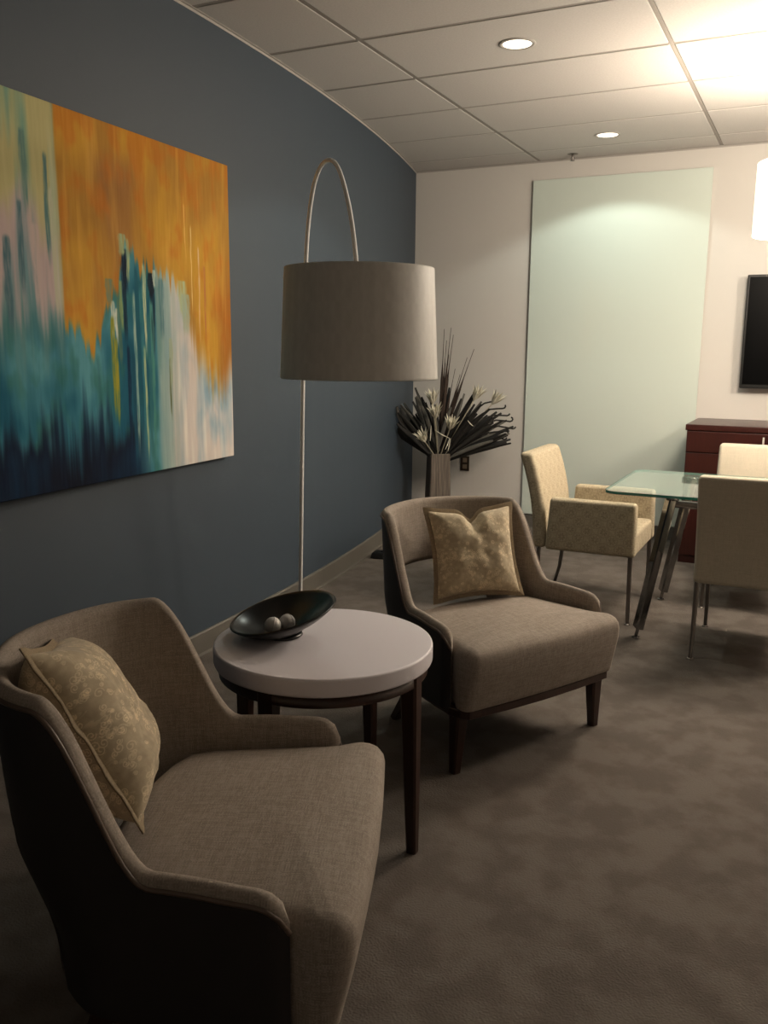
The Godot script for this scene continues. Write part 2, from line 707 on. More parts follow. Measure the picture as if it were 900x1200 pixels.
func back_wall_things() -> void:
	# glass writing board, painted pale on its back
	var t := thing("glass_board", "tall pale green glass writing board on the off-white wall", "board", Vector3(-1.36, 0.112, BACK))
	var pale := mat(Color(0.8, 0.84, 0.81), 0.02)
	var g := Geo.new()
	g.rbox(Vector3(0, 1.207, 0.016), Vector3(1.215, 2.414, 0.008), 0.0015)
	put("pane", g, pale, t)
	g = Geo.new()
	g.rbox(Vector3(0, 1.207, 0.006), Vector3(1.19, 2.38, 0.012), 0.001)
	put("mount", g, M.chrome_dark, t)
	# television
	var tv := thing("television", "black flat television on the wall above the credenza", "television", Vector3(0.165, 1.1, BACK))
	g = Geo.new()
	g.rbox(Vector3(0, 0.365, 0.055), Vector3(1.3, 0.73, 0.05), 0.006)
	put("housing", g, M.black_plastic, tv)
	g = Geo.new()
	g.rbox(Vector3(0, 0.37, 0.0805), Vector3(1.27, 0.69, 0.003), 0.001)
	put("screen", g, M.screen, tv)
	g = Geo.new()
	g.rbox(Vector3(0, 0.36, 0.015), Vector3(0.4, 0.4, 0.03), 0.003)
	put("wall_bracket", g, M.black_plastic, tv)
	# credenza
	var c := thing("credenza", "dark red mahogany credenza below the television", "cabinet", Vector3(0.22, 0, -6.12))
	var w := 1.9
	var d := 0.6
	g = Geo.new()
	g.rbox(Vector3(0, 0.45, 0), Vector3(w, 0.8, d - 0.02), 0.003)
	put("body", g, M.mahogany, c)
	g = Geo.new()
	g.rbox(Vector3(0, 0.869, 0.002), Vector3(w + 0.016, 0.038, d + 0.01), 0.004)
	put("top", g, M.mahogany, c)
	g = Geo.new()
	g.rbox(Vector3(0, 0.025, 0.004), Vector3(w, 0.05, d - 0.004), 0.002)
	put("plinth", g, M.mahogany, c)
	for k in 4:
		var cx := -w / 2 + 0.2375 + 0.475 * k
		g = Geo.new()
		g.rbox(Vector3(cx, 0.781, d / 2), Vector3(0.469, 0.13, 0.02), 0.003)
		var dr := put("drawer", g, M.mahogany, c)
		g = Geo.new()
		g.rbox(Vector3(cx, 0.38, d / 2), Vector3(0.469, 0.66, 0.02), 0.003)
		put("door", g, M.mahogany, c)
		g = Geo.new()
		var hx := cx + (0.212 if k % 2 == 0 else -0.212)
		g.rbox(Vector3(hx, 0.797, d / 2 + 0.024), Vector3(0.011, 0.062, 0.008), 0.002)
		for sg in [-1, 1]:
			g.rbox(Vector3(hx, 0.797 + 0.022 * sg, d / 2 + 0.015), Vector3(0.007, 0.007, 0.014), 0.001)
		put("handle", g, M.handle, dr)
	# socket in the corner
	var s := thing("power_outlet", "brown double power outlet low on the off-white wall beside the vase", "outlet", Vector3(-2.442, 0.462, BACK))
	g = Geo.new()
	g.rbox(Vector3(0, 0, 0.003), Vector3(0.072, 0.116, 0.006), 0.002)
	put("plate", g, mat(Color(0.2, 0.15, 0.11), 0.4), s)
	for sg in [-1, 1]:
		g = Geo.new()
		g.rbox(Vector3(0, 0.025 * sg, 0.0065), Vector3(0.036, 0.034, 0.004), 0.0018)
		put("receptacle", g, mat(Color(0.5, 0.44, 0.37), 0.4), s)

# ---------------------------------------------------------------- painting
func painting() -> void:
	var wide := 1.6
	var tall := 1.232
	var iw := 640
	var ih := 512
	var n := FastNoiseLite.new()
	n.seed = 3
	n.frequency = 1.0
	n.fractal_octaves = 3
	var im := Image.create_empty(iw, ih, false, Image.FORMAT_RGBA8)
	for y in ih:
		var v := float(y) / ih
		for x in iw:
			var s := (1.0 - float(x) / iw) * wide
			im.set_pixel(x, y, paint(s, v, n))
	# drips and strokes laid over
	var r := RandomNumberGenerator.new()
	r.seed = 5
	var strokes := [
		[0.715, 0.34, 0.62, 0.014, Color(0.08, 0.15, 0.22)], [0.705, 0.33, 0.47, 0.016, Color(0.05, 0.1, 0.17)], [0.555, 0.40, 0.66, 0.012, Color(0.08, 0.14, 0.2)], [0.56, 0.39, 0.47, 0.02, Color(0.06, 0.1, 0.15)],
		[0.72, 0.29, 0.36, 0.02, Color(0.6, 0.66, 0.5)], [0.69, 0.30, 0.44, 0.01, Color(0.62, 0.68, 0.52)], [0.785, 0.48, 0.6, 0.012, Color(0.82, 0.82, 0.74)], [0.765, 0.5, 0.62, 0.008, Color(0.86, 0.85, 0.78)],
		[0.79, 0.52, 0.84, 0.013, Color(0.52, 0.53, 0.2)], [0.775, 0.58, 0.86, 0.01, Color(0.6, 0.58, 0.2)], [0.75, 0.47, 0.68, 0.012, Color(0.35, 0.45, 0.36)], [0.735, 0.42, 0.58, 0.01, Color(0.55, 0.62, 0.4)],
		[0.665, 0.44, 0.97, 0.009, Color(0.62, 0.72, 0.66)], [0.645, 0.36, 0.96, 0.012, Color(0.12, 0.34, 0.4)], [0.62, 0.42, 0.98, 0.012, Color(0.22, 0.46, 0.5)], [0.6, 0.36, 0.66, 0.01, Color(0.74, 0.77, 0.62)],
		[0.61, 0.6, 0.99, 0.007, Color(0.68, 0.74, 0.56)], [0.585, 0.5, 0.99, 0.01, Color(0.2, 0.42, 0.44)], [0.565, 0.46, 0.97, 0.012, Color(0.3, 0.52, 0.48)], [0.54, 0.38, 0.44, 0.01, Color(0.75, 0.8, 0.74)],
		[0.52, 0.42, 0.72, 0.02, Color(0.44, 0.58, 0.56)], [0.5, 0.4, 0.6, 0.018, Color(0.36, 0.5, 0.52)], [0.455, 0.64, 0.86, 0.006, Color(0.36, 0.38, 0.22)], [0.45, 0.58, 0.76, 0.012, Color(0.62, 0.66, 0.56)],
		[0.36, 0.4, 0.52, 0.03, Color(0.68, 0.72, 0.56)], [0.34, 0.44, 0.58, 0.03, Color(0.62, 0.68, 0.6)], [0.33, 0.16, 0.36, 0.004, Color(0.86, 0.68, 0.36)], [0.29, 0.22, 0.52, 0.004, Color(0.88, 0.76, 0.5)],
		[0.24, 0.28, 0.62, 0.006, Color(0.82, 0.68, 0.5)], [0.2, 0.34, 0.6, 0.008, Color(0.7, 0.45, 0.26)], [1.14, 0.3, 0.53, 0.02, Color(0.72, 0.65, 0.63)], [1.2, 0.25, 0.5, 0.012, Color(0.3, 0.42, 0.45)],
		[1.08, 0.12, 0.42, 0.01, Color(0.32, 0.45, 0.45)], [1.17, 0.08, 0.3, 0.014, Color(0.38, 0.5, 0.47)], [1.26, 0.34, 0.6, 0.016, Color(0.3, 0.42, 0.45)], [1.06, 0.2, 0.54, 0.01, Color(0.7, 0.7, 0.6)],
		[0.8, 0.42, 0.5, 0.02, Color(0.45, 0.5, 0.4)], [0.71, 0.6, 0.98, 0.01, Color(0.06, 0.16, 0.26)], [0.68, 0.62, 0.99, 0.012, Color(0.1, 0.3, 0.38)],
	]
	for q in strokes:
		var jag := r.randf() * 50.0
		var y0: float = q[1]
		var y1: float = q[2]
		for y in range(int(y0 * ih), int(y1 * ih)):
			var f := (float(y) / ih - y0) / (y1 - y0)
			var half: float = q[3] * 1.15 * (0.6 + 0.4 * sin(PI * sqrt(f))) * (1.0 + 0.3 * n.get_noise_2d(jag, f * 2.5))
			var mid: float = q[0] + 0.005 * n.get_noise_2d(jag + 9.0, f * 1.2)
			for x in range(int((1.0 - (mid + half) / wide) * iw), int((1.0 - (mid - half) / wide) * iw) + 1):
				if x < 0 or x >= iw:
					continue
				var rim := absf((1.0 - float(x) / iw) * wide - mid) / half
				var a := clampf(0.8 + 0.7 * n.get_noise_2d(x * 0.2, y * 0.02 + jag), 0.2, 1.0) * smoothstep(1.1, 0.55, rim) * smoothstep(0.0, 0.06, f) * smoothstep(1.0, 0.75, f)
				im.set_pixel(x, y, im.get_pixel(x, y).lerp(q[4], a))
	var tex := ImageTexture.create_from_image(im)
	var m := mat(Color.WHITE, 0.75)
	m.metallic_specular = 0.25
	m.albedo_texture = tex
	var bump := noise_tex(14, 0.05, 256, 4, [], 0.2)
	m.heightmap_enabled = true
	m.heightmap_texture = bump
	m.heightmap_scale = 0.06
	# right end of the front face, direction along the wall towards the camera
	var along := Vector3(0.069, 0, 0.9976)
	var face := Vector3(0.9976, 0, -0.069)
	var right := Vector3(wall_x(-2.7), 0.862, -2.7) + face * 0.053 - along * 0.532
	var t := thing("painting", "large abstract canvas in orange, teal and navy on the slate wall", "painting", right + along * wide / 2 - face * 0.04)
	t.basis = Basis(-along, Vector3.UP, face)
	var g := Geo.new()
	var hw := wide / 2
	var rows := []
	var uvr := []
	# wrapped canvas: back edge, front edge, front, front edge, back edge
	for e in [[-hw, 0.002, 0.0], [-hw, 0.038, 0.0], [-hw + 0.002, 0.04, 0.002], [hw - 0.002, 0.04, 0.998], [hw, 0.038, 1.0], [hw, 0.002, 1.0]]:
		rows.append([Vector3(e[0], 0.0, 0.002), Vector3(e[0], 0.0, minf(e[1], 0.038)), Vector3(e[0], 0.002, e[1]), Vector3(e[0], tall - 0.002, e[1]), Vector3(e[0], tall, minf(e[1], 0.038)), Vector3(e[0], tall, 0.002)])
		uvr.append([Vector2(e[2], 0.995), Vector2(e[2], 0.998), Vector2(e[2], 0.997), Vector2(e[2], 0.003), Vector2(e[2], 0.002), Vector2(e[2], 0.005)])
	g.sheet(rows, false, false, uvr)
	put("canvas", g, m, t)
	g = Geo.new()
	for sg in [-1, 1]:
		g.rbox(Vector3((hw - 0.025) * sg, tall / 2, 0.016), Vector3(0.04, tall - 0.02, 0.03), 0.002)
		g.rbox(Vector3(0, tall / 2 + (tall / 2 - 0.025) * sg, 0.016), Vector3(wide - 0.1, 0.04, 0.03), 0.002)
	put("stretcher", g, mat(Color(0.6, 0.5, 0.38), 0.7), t)

func paint(s: float, v: float, n: FastNoiseLite) -> Color:
	var broad := n.get_noise_2d(s * 7.0, v * 1.3)
	var streak := n.get_noise_2d(s * 17.0 + 11.0, v * 1.7) * 0.8
	var fine := n.get_noise_2d(s * 60.0, v * 6.0) * 0.7
	var cloud := n.get_noise_2d(s * 3.2 + 30.0, v * 2.6)
	var blotch := n.get_noise_2d(s * 8.0 + 70.0, v * 5.5)
	var run := n.get_noise_2d(s * 24.0 + 5.0, 3.3) + 0.5 * n.get_noise_2d(s * 55.0, 8.1)
	# lower ground: teal on the left, pale on the right
	var teal := Color(0.1, 0.34, 0.42).lerp(Color(0.33, 0.56, 0.6), clampf(0.45 + cloud * 1.1 + broad * 0.5, 0, 1))
	teal = teal.lerp(Color(0.2, 0.42, 0.38), clampf(blotch * 1.2, 0, 0.6))
	var navy := Color(0.03, 0.05, 0.12).lerp(Color(0.04, 0.15, 0.25), clampf(0.35 + cloud + streak * 0.5, 0, 1))
	var pale := Color(0.8, 0.76, 0.73).lerp(Color(0.6, 0.68, 0.72), clampf(0.2 + broad * 1.2 + blotch * 0.5, 0, 1))
	pale = pale.lerp(Color(0.9, 0.88, 0.83), clampf(streak * 1.2, 0, 0.6))
	pale = pale.lerp(Color(0.5, 0.62, 0.6), smoothstep(0.36, 0.5, s + run * 0.04) * 0.75)
	pale = pale.lerp(Color(0.72, 0.58, 0.46), smoothstep(0.78, 0.5, v) * smoothstep(0.36, 0.24, s + run * 0.05) * 0.6)
	var left_part := smoothstep(0.50, 0.55, s + streak * 0.03)
	var c := pale.lerp(teal, left_part)
	var deep := smoothstep(0.75, 0.93, v + streak * 0.1 + run * 0.06 + cloud * 0.14) * smoothstep(0.58, 0.7, s + broad * 0.04)
	c = c.lerp(navy, deep)
	var right_blue := smoothstep(0.16, 0.0, absf(s - 0.13)) * smoothstep(0.6, 0.72, v) * smoothstep(0.97, 0.8, v)
	c = c.lerp(Color(0.44, 0.59, 0.68), right_blue * clampf(0.55 + blotch, 0, 1))
	# orange field with a ragged lower edge
	var edge := 0.54
	var ks := [[1.04, 0.54], [0.95, 0.56], [0.89, 0.61], [0.83, 0.54], [0.8, 0.48], [0.75, 0.42], [0.71, 0.32], [0.66, 0.34], [0.58, 0.38], [0.48, 0.38], [0.4, 0.4], [0.34, 0.46], [0.26, 0.56], [0.2, 0.62], [0.08, 0.68], [0.0, 0.6]]
	for k in ks.size() - 1:
		if s <= ks[k][0] and s >= ks[k + 1][0]:
			edge = lerpf(ks[k][1], ks[k + 1][1], (ks[k][0] - s) / (ks[k][0] - ks[k + 1][0]))
	var orange := Color(0.66, 0.48, 0.2).lerp(Color(0.75, 0.56, 0.2), clampf(0.5 + cloud * 1.4 + broad * 0.4, 0, 1))
	orange = orange.lerp(Color(0.58, 0.4, 0.24), smoothstep(0.15, 0.03, absf(s - 0.72 + broad * 0.08)) * smoothstep(0.05, 0.14, v) * 0.7)
	orange = orange.lerp(Color(0.72, 0.42, 0.13), clampf(blotch * 1.1 + smoothstep(0.12, 0.0, v) * 0.5, 0, 0.6))
	orange = orange.lerp(Color(0.62, 0.36, 0.13), smoothstep(0.15, 0.02, s) * smoothstep(0.25, 0.5, v) * 0.6)
	orange = orange.lerp(Color(0.86, 0.66, 0.3), clampf(streak * 0.9 - 0.12, 0, 0.4))
	var soft := lerpf(0.17, 0.03, smoothstep(0.2, 0.45, s))
	var in_orange := smoothstep(soft, -0.01, v - edge + streak * 0.03 + run * 0.06) * smoothstep(1.045, 1.025, s + streak * 0.012)
	c = c.lerp(orange, in_orange)
	# far left: pale green above, dusty pink below, then teal
	var over := smoothstep(1.02, 1.045, s + streak * 0.012)
	if over > 0.0:
		var green := Color(0.7, 0.67, 0.48).lerp(Color(0.45, 0.6, 0.53), clampf(0.35 + broad * 1.6 + streak * 0.7, 0, 1))
		var pink := Color(0.7, 0.63, 0.62).lerp(Color(0.42, 0.54, 0.56), clampf(0.2 + streak * 1.6 + broad, 0, 1))
		var q := green.lerp(pink, smoothstep(0.2, 0.36, v + cloud * 0.16 + broad * 0.1))
		q = q.lerp(Color(0.32, 0.5, 0.5), smoothstep(0.44, 0.6, v + streak * 0.14 + run * 0.1 + cloud * 0.1) * 0.9)
		q = q.lerp(c, smoothstep(0.54, 0.7, v + streak * 0.12))
		c = c.lerp(q, over)
	c = c.lerp(Color(0.72, 0.74, 0.62), smoothstep(0.022, 0.012, absf(s - 1.045 + streak * 0.01)) * smoothstep(0.02, 0.2, v) * smoothstep(0.56, 0.48, v) * 0.6)
	return Color(clampf(c.r + fine * 0.035, 0, 1), clampf(c.g + fine * 0.035, 0, 1), clampf(c.b + fine * 0.035, 0, 1))

# ---------------------------------------------------------------- armchairs
# plan of the shell: near half, outer line at the top [forward, sideways]; s runs 0 (arm tip) .. 1 (middle of the back)
const SHELL := [Vector2(-0.004, 0.360), Vector2(-0.1, 0.351), Vector2(-0.2, 0.338), Vector2(-0.29, 0.327), Vector2(-0.37, 0.318), Vector2(-0.44, 0.3), Vector2(-0.51, 0.255), Vector2(-0.567, 0.18), Vector2(-0.605, 0.092), Vector2(-0.62, 0.0)]

func shell_at(s: float) -> Vector2:
	var f := s * (SHELL.size() - 1)
	var i := clampi(int(f), 0, SHELL.size() - 2)
	var t := f - i
	var a: Vector2 = SHELL[maxi(0, i - 1)]
	var d: Vector2 = SHELL[mini(SHELL.size() - 1, i + 2)]
	if i + 2 > SHELL.size() - 1:
		d = Vector2(SHELL[SHELL.size() - 2].x, -SHELL[SHELL.size() - 2].y)
	return (SHELL[i] as Vector2).cubic_interpolate(SHELL[i + 1], a, d, t)

func shell_top(p: float) -> float:
	var y := lerpf(0.478, 0.487, smoothstep(0.0, -0.2, p))
	var t := clampf((-p - 0.235) / 0.195, 0, 1)
	y += 0.288 * (t * t * (3 - 2 * t))
	if p > -0.06:
		var q := (p + 0.06) / 0.056
		y -= 0.05 * (1.0 - sqrt(maxf(0.0, 1.0 - q * q)))
	return y

func shell_bottom(w: float) -> float:
	return lerpf(0.545, 0.215, smoothstep(0.2, 0.255, absf(w)))

func lean(q: Vector2, y: float) -> Vector2:
	# upright above the seat, tucked in below it
	var t := 0.025 * clampf((0.77 - y) / 0.27, 0, 1) + 0.07 * smoothstep(0.5, 0.28, y)
	return Vector2(q.x + t * smoothstep(-0.25, -0.55, q.x), q.y)

func armchairs() -> void:
	var a := thing("armchair", "taupe tweed barrel armchair at the round table, beside the large painting", "armchair", Vector3.ZERO, 0, "taupe barrel armchairs")
	var n := 120
	var out_rows := []
	var in_rows := []
	var edge := []
	var thick := 0.034
	for i in n + 1:
		var s := float(i) / n * 2.0
		var side := 1.0
		if s > 1.0:
			s = 2.0 - s
			side = -1.0
		s = pow(s, 0.92) if s < 0.04 else s
		var q := shell_at(s)
		var e := 0.004
		var dd := (shell_at(minf(1.0, s + e)) - shell_at(maxf(0.0, s - e))).normalized()
		if s >= 1.0 - e:
			dd = Vector2(0, -1)
		var inward := Vector2(dd.y, -dd.x)
		if inward.dot(Vector2(-0.2, 0) - q) < 0:
			inward = -inward
		var top := shell_top(q.x)
		var bottom := shell_bottom(q.y)
		# the tip of the arm closes round
		var tip := clampf((q.x + 0.03) / 0.026, 0, 1)
		var nose := (1.0 - sqrt(maxf(0.0, 1.0 - tip * tip))) * 0.5
		var o0 := thick * nose
		var o1 := thick * (1.0 - nose)
		var r := (o1 - o0) / 2.0
		var at := func(off: float, y: float) -> Vector3:
			var b := lean(q, y) + inward * off
			return Vector3(b.x, y, b.y * side)
		var row := []
		for k in 17:
			row.append(at.call(o0, lerpf(bottom, top - 0.016, k / 16.0)))
		out_rows.append(row)
		edge.append(at.call(o0 - 0.001, top - 0.016))
		row = []
		for k in 10:
			var an := PI * (1.0 - k / 9.0)
			row.append(at.call((o0 + o1) / 2 + cos(an) * r, top - 0.016 + sin(an) * 0.02))
		for k in range(1, 13):
			row.append(at.call(o1, lerpf(top - 0.016, bottom, k / 12.0)))
		row.append(at.call(o0, bottom))
		in_rows.append(row)
	var g := Geo.new()
	g.sheet(in_rows)
	put("back_and_arms", g, M.taupe, a)
	g = Geo.new()
	g.sheet(out_rows)
	var panel := put("outer_panel", g, M.shell_back, a)
	panel.set_meta("label", "dark brown outer side")
	g = Geo.new()
	g.tube(edge, 0.0045, 8)
	put("piping", g, M.piping, a)
	# seat: fills the shell and comes forward of the arms
	var half := [Vector2(-0.40, 0.0), Vector2(-0.395, 0.1), Vector2(-0.375, 0.2), Vector2(-0.345, 0.262), Vector2(-0.3, 0.284), Vector2(-0.2, 0.299), Vector2(-0.1, 0.312), Vector2(-0.03, 0.321), Vector2(0.0, 0.328), Vector2(0.02, 0.338), Vector2(0.04, 0.344), Vector2(0.06, 0.345), Vector2(0.078, 0.341), Vector2(0.092, 0.33), Vector2(0.101, 0.312), Vector2(0.107, 0.2), Vector2(0.111, 0.1), Vector2(0.113, 0.0)]
	var outline := []
	for q in half:
		outline.append(q)
	for i in range(half.size() - 2, 0, -1):
		outline.append(Vector2(half[i].x, -half[i].y))
	var inward := []
	for q in outline:
		var k := signf(q.y)
		if q.x < -0.37:
			inward.append(Vector2(1, 0))
		elif q.x < -0.28:
			inward.append(Vector2(0.6, -0.8 * k))
		elif q.x < 0.02:
			inward.append(Vector2(0, -k))
		elif q.x < 0.05:
			inward.append(Vector2(-0.25, -0.96 * k))
		elif absf(q.y) > 0.338:
			inward.append(Vector2(-0.55, -0.83 * k))
		elif absf(q.y) > 0.325:
			inward.append(Vector2(-0.8, -0.6 * k))
		else:
			inward.append(Vector2(-1, -0.3 * k if absf(q.y) > 0.25 else 0.0))
	g = Geo.new()
	g.warp = func(p: Vector3) -> Vector3:
		# the front leans back towards the rail; the cushion top falls a little to the rear
		if p.x > 0.0:
			p.x -= 0.028 * (1.0 - smoothstep(0.2, 0.4, p.y)) * p.x / 0.11
		if p.y > 0.39:
			p.y += 0.02 * p.x
		return p
	g.solid(outline, [[0.012, 0.224], [0.002, 0.23], [0.0, 0.25], [-0.004, 0.3], [-0.006, 0.35], [-0.005, 0.39], [-0.001, 0.407], [0.007, 0.419], [0.02, 0.428], [0.04, 0.433]], true, 0.016, inward)
	put("seat", g, M.taupe, a)
	# welt along the front of the seat
	# wooden rail and legs
	var rail := []
	for i in 40:
		var s := i / 40.0 * 2.0
		var side := 1.0
		if s > 1.0:
			s = 2.0 - s
			side = -1.0
		var q := lean(shell_at(s), 0.21)
		rail.append(Vector2(q.x, (q.y - 0.012) * side))
	rail.append_array([Vector2(0.04, -0.336), Vector2(0.065, -0.318), Vector2(0.077, -0.15), Vector2(0.081, 0.0), Vector2(0.077, 0.15), Vector2(0.065, 0.318), Vector2(0.04, 0.336)])
	g = Geo.new()
	g.solid(rail, [[0.004, 0.196], [0.0, 0.199], [0.0, 0.222], [0.003, 0.225]], false)
	put("rail", g, M.walnut, a)
	for sg in [1, -1]:
		g = Geo.new()
		g.bar(Vector3(0.008, 0.2, 0.315 * sg), Vector3(0.006, 0.0, 0.325 * sg), Vector2(0.05, 0.05), Vector2(0.03, 0.03), Vector3.RIGHT)
		put("leg", g, M.walnut, a)
		g = Geo.new()
		g.bar(Vector3(-0.345, 0.2, 0.215 * sg), Vector3(-0.385, 0.1, 0.224 * sg), Vector2(0.05, 0.045), Vector2(0.04, 0.036), Vector3.RIGHT)
		g.bar(Vector3(-0.385, 0.1, 0.224 * sg), Vector3(-0.447, 0.0, 0.234 * sg), Vector2(0.04, 0.036), Vector2(0.03, 0.028), Vector3.RIGHT)
		put("leg", g, M.walnut, a)
	var b: Node3D = a.duplicate()
	b.name = "armchair_001"
	add_child(b)
	b.set_meta("label", "taupe tweed barrel armchair in front of the vase, facing the open carpet")
	a.position = Vector3(-0.816, 0, -1.396)
	a.rotation.y = 0.386
	b.position = Vector3(-0.798, 0, -2.76)
	b.rotation.y = -0.498
	cushion(a.transform, Vector3(-0.447, 0.612, 0.012), Vector3(-0.23, 0.36, -0.02), Vector3(0.44, 0, 1), 1, 0.0, 0.182, "tan scroll-patterned cushion leaning in the armchair beside the painting")
	cushion(b.transform, Vector3(-0.385, 0.6, -0.075), Vector3(-0.11, 0.33, -0.03), Vector3(-0.35, 0, 1), 2, 0.04, 0.165, "tan scroll-patterned cushion dented at the top, in the armchair before the vase")

func cushion(chair: Transform3D, mid: Vector3, up: Vector3, side: Vector3, seed_: int, dent: float, half: float, label: String) -> void:
	var y := up.normalized()
	var x := (side - y * side.dot(y)).normalized()
	var z := x.cross(y)
	var nz := FastNoiseLite.new()
	nz.seed = seed_
	nz.frequency = 2.2
	var n := 28
	var at := func(u: float, v: float, face: float) -> Vector3:
		var fx := u * half * (1.0 - 0.11 * (1.0 - v * v))
		var fy := v * half * (1.0 - 0.11 * (1.0 - u * u))
		if v > 0.0 and dent > 0.0:
			fy -= dent * exp(-pow(u / 0.17, 2)) * smoothstep(0.2, 1.0, v)
		var t := pow(maxf(0.0, (1.0 - u * u * u * u) * (1.0 - v * v * v * v)), 0.6)
		var crease := 1.0 + 0.16 * nz.get_noise_2d(u * 0.8 + face * 9.0, v * 0.8)
		var d := 0.47 * half * t * crease
		if dent > 0.0:
			d *= 1.0 - 0.45 * exp(-pow(u / 0.13, 2)) * smoothstep(0.3, 1.0, v)
		return Vector3(fx, fy, d * face)
	var t := Node3D.new()
	t.name = "cushion"
	add_child(t, true)
	tag(t, label, "cushion", "tan cushions on the armchairs")
	t.transform = chair * Transform3D(Basis(x, y, z), mid)
	var g := Geo.new()
	for face in [1.0, -1.0]:
		var rows := []
		for i in n + 1:
			var row := []
			for j in n + 1:
				row.append(at.call(sin((i * 2.0 / n - 1.0) * PI / 2), sin((j * 2.0 / n - 1.0) * PI / 2), face))
			rows.append(row)
		g.sheet(rows)
	put("cover", g, M.pillow, t)
	# flat flange, a little wavy, all round
	var ring := []
	for e in 4:
		for i in 24:
			var f := i / 24.0 * 2.0 - 1.0
			ring.append([Vector2(f, -1), Vector2(1, f), Vector2(-f, 1), Vector2(-1, -f)][e])
	var rows := []
	for k in ring.size() + 1:
		var q: Vector2 = ring[k % ring.size()]
		var a: Vector3 = at.call(q.x, q.y, 0.0)
		var outward := Vector3(q.x * (1.0 if absf(q.x) > 0.999 else 0.12), q.y * (1.0 if absf(q.y) > 0.999 else 0.12), 0).normalized()
		if absf(q.x) > 0.999 and absf(q.y) > 0.999:
			outward *= 1.35
		var wave := 0.006 * nz.get_noise_2d(k * 0.06 + 4.0, seed_ * 3.0)
		var b := a + outward * 0.015 + Vector3(0, 0, wave)
		a -= outward * 0.008
		rows.append([a + Vector3(0, 0, 0.004), b + Vector3(0, 0, 0.002), b - Vector3(0, 0, 0.002), a - Vector3(0, 0, 0.004)])
	g = Geo.new()
	g.sheet(rows, true)
	put("flange", g, M.pillow_edge, t)

# ---------------------------------------------------------------- side table, bowl, balls
func side_table() -> void:
	var t := thing("side_table", "round side table with thick white top and dark wooden legs", "table", Vector3(-1.158, 0, -2.0))
	var g := Geo.new()
	g.lathe([Vector2(0.0001, 0.505), Vector2(0.291, 0.505), Vector2(0.296, 0.508), Vector2(0.298, 0.513), Vector2(0.298, 0.548), Vector2(0.2965, 0.5525), Vector2(0.292, 0.555), Vector2(0.0001, 0.555)], 96)
	put("table_top", g, M.white_top, t)
	g = Geo.new()
	g.lathe([Vector2(0.255, 0.505), Vector2(0.284, 0.505), Vector2(0.285, 0.476), Vector2(0.283, 0.474), Vector2(0.257, 0.474), Vector2(0.255, 0.476), Vector2(0.255, 0.505)], 72)
	put("apron", g, M.walnut, t)
	for k in 4:
		var a := TAU * k / 4 + 0.02
		var d := Vector3(cos(a), 0, sin(a))
		g = Geo.new()
		g.bar(d * 0.264 + Vector3.UP * 0.5, d * 0.276, Vector2(0.045, 0.05), Vector2(0.026, 0.028), Vector3(-d.z, 0, d.x))
		put("leg", g, M.walnut, t)
	# bowl, tipped to one side on its small foot
	var bc := Vector3(-1.275, 0.5555, -1.98)
	var b := thing("bowl", "black shallow bowl standing tilted on the white side table", "bowl", bc)
	g = Geo.new()
	var prof := []
	for i in 15:
		var f := i / 14.0
		prof.append(Vector2(0.0001 + 0.146 * pow(f, 0.62), 0.004 + 0.05 * pow(f, 1.7)))
	for i in 15:
		var f := 1.0 - i / 14.0
		prof.append(Vector2(0.0001 + 0.142 * pow(f, 0.62), 0.008 + 0.05 * pow(f, 1.7)))
	g.warp = func(p: Vector3) -> Vector3: return p + Vector3.UP * bowl_tilt(p.x, p.z)
	g.lathe(prof, 64)
	put("dish", g, M.black_bowl, b)
	g = Geo.new()
	g.lathe([Vector2(0.0001, 0.0), Vector2(0.05, 0.0), Vector2(0.054, 0.004), Vector2(0.05, 0.012), Vector2(0.0001, 0.012)], 40)
	put("foot", g, M.black_bowl, b)
	var stone := mat(Color(0.74, 0.73, 0.72), 0.5)
	var spots := [Vector3(-1.294, 0, -1.956), Vector3(-1.274, 0, -1.998)]
	var says := ["pale grey banded ball in the black bowl, nearer its low lip", "pale grey banded ball in the black bowl, nearer its high lip"]
	for i in 2:
		var at: Vector3 = spots[i]
		var dist := Vector2(at.x - bc.x, at.z - bc.z).length()
		var r := 0.023
		at.y = bc.y + 0.009 + 0.05 * pow(dist / 0.142, 1.7 / 0.62) + bowl_tilt(at.x - bc.x, at.z - bc.z) + r
		var k := thing("ball", says[i], "ball", at, 0.7 * i, "decorative balls in the bowl")
		g = Geo.new()
		g.ball(Vector3.ZERO, r, 14)
		put("sphere", g, stone, k)
		g = Geo.new()
		var ring := []
		for q in 33:
			var an := TAU * q / 32
			ring.append(Basis(Vector3(0.5, 0.1, 0.85).normalized(), 1.35) * Vector3(cos(an), 0, sin(an)) * r)
		g.tube(ring, 0.0014, 6)
		put("band", g, stone, k)

func bowl_tilt(x: float, z: float) -> float:
	# one side of the rim stands higher than the other
	return (x * 0.175 - z * 0.17) * smoothstep(0.02, 0.07, Vector2(x, z).length()) + 0.012 * smoothstep(0.02, 0.1, Vector2(x, z).length())

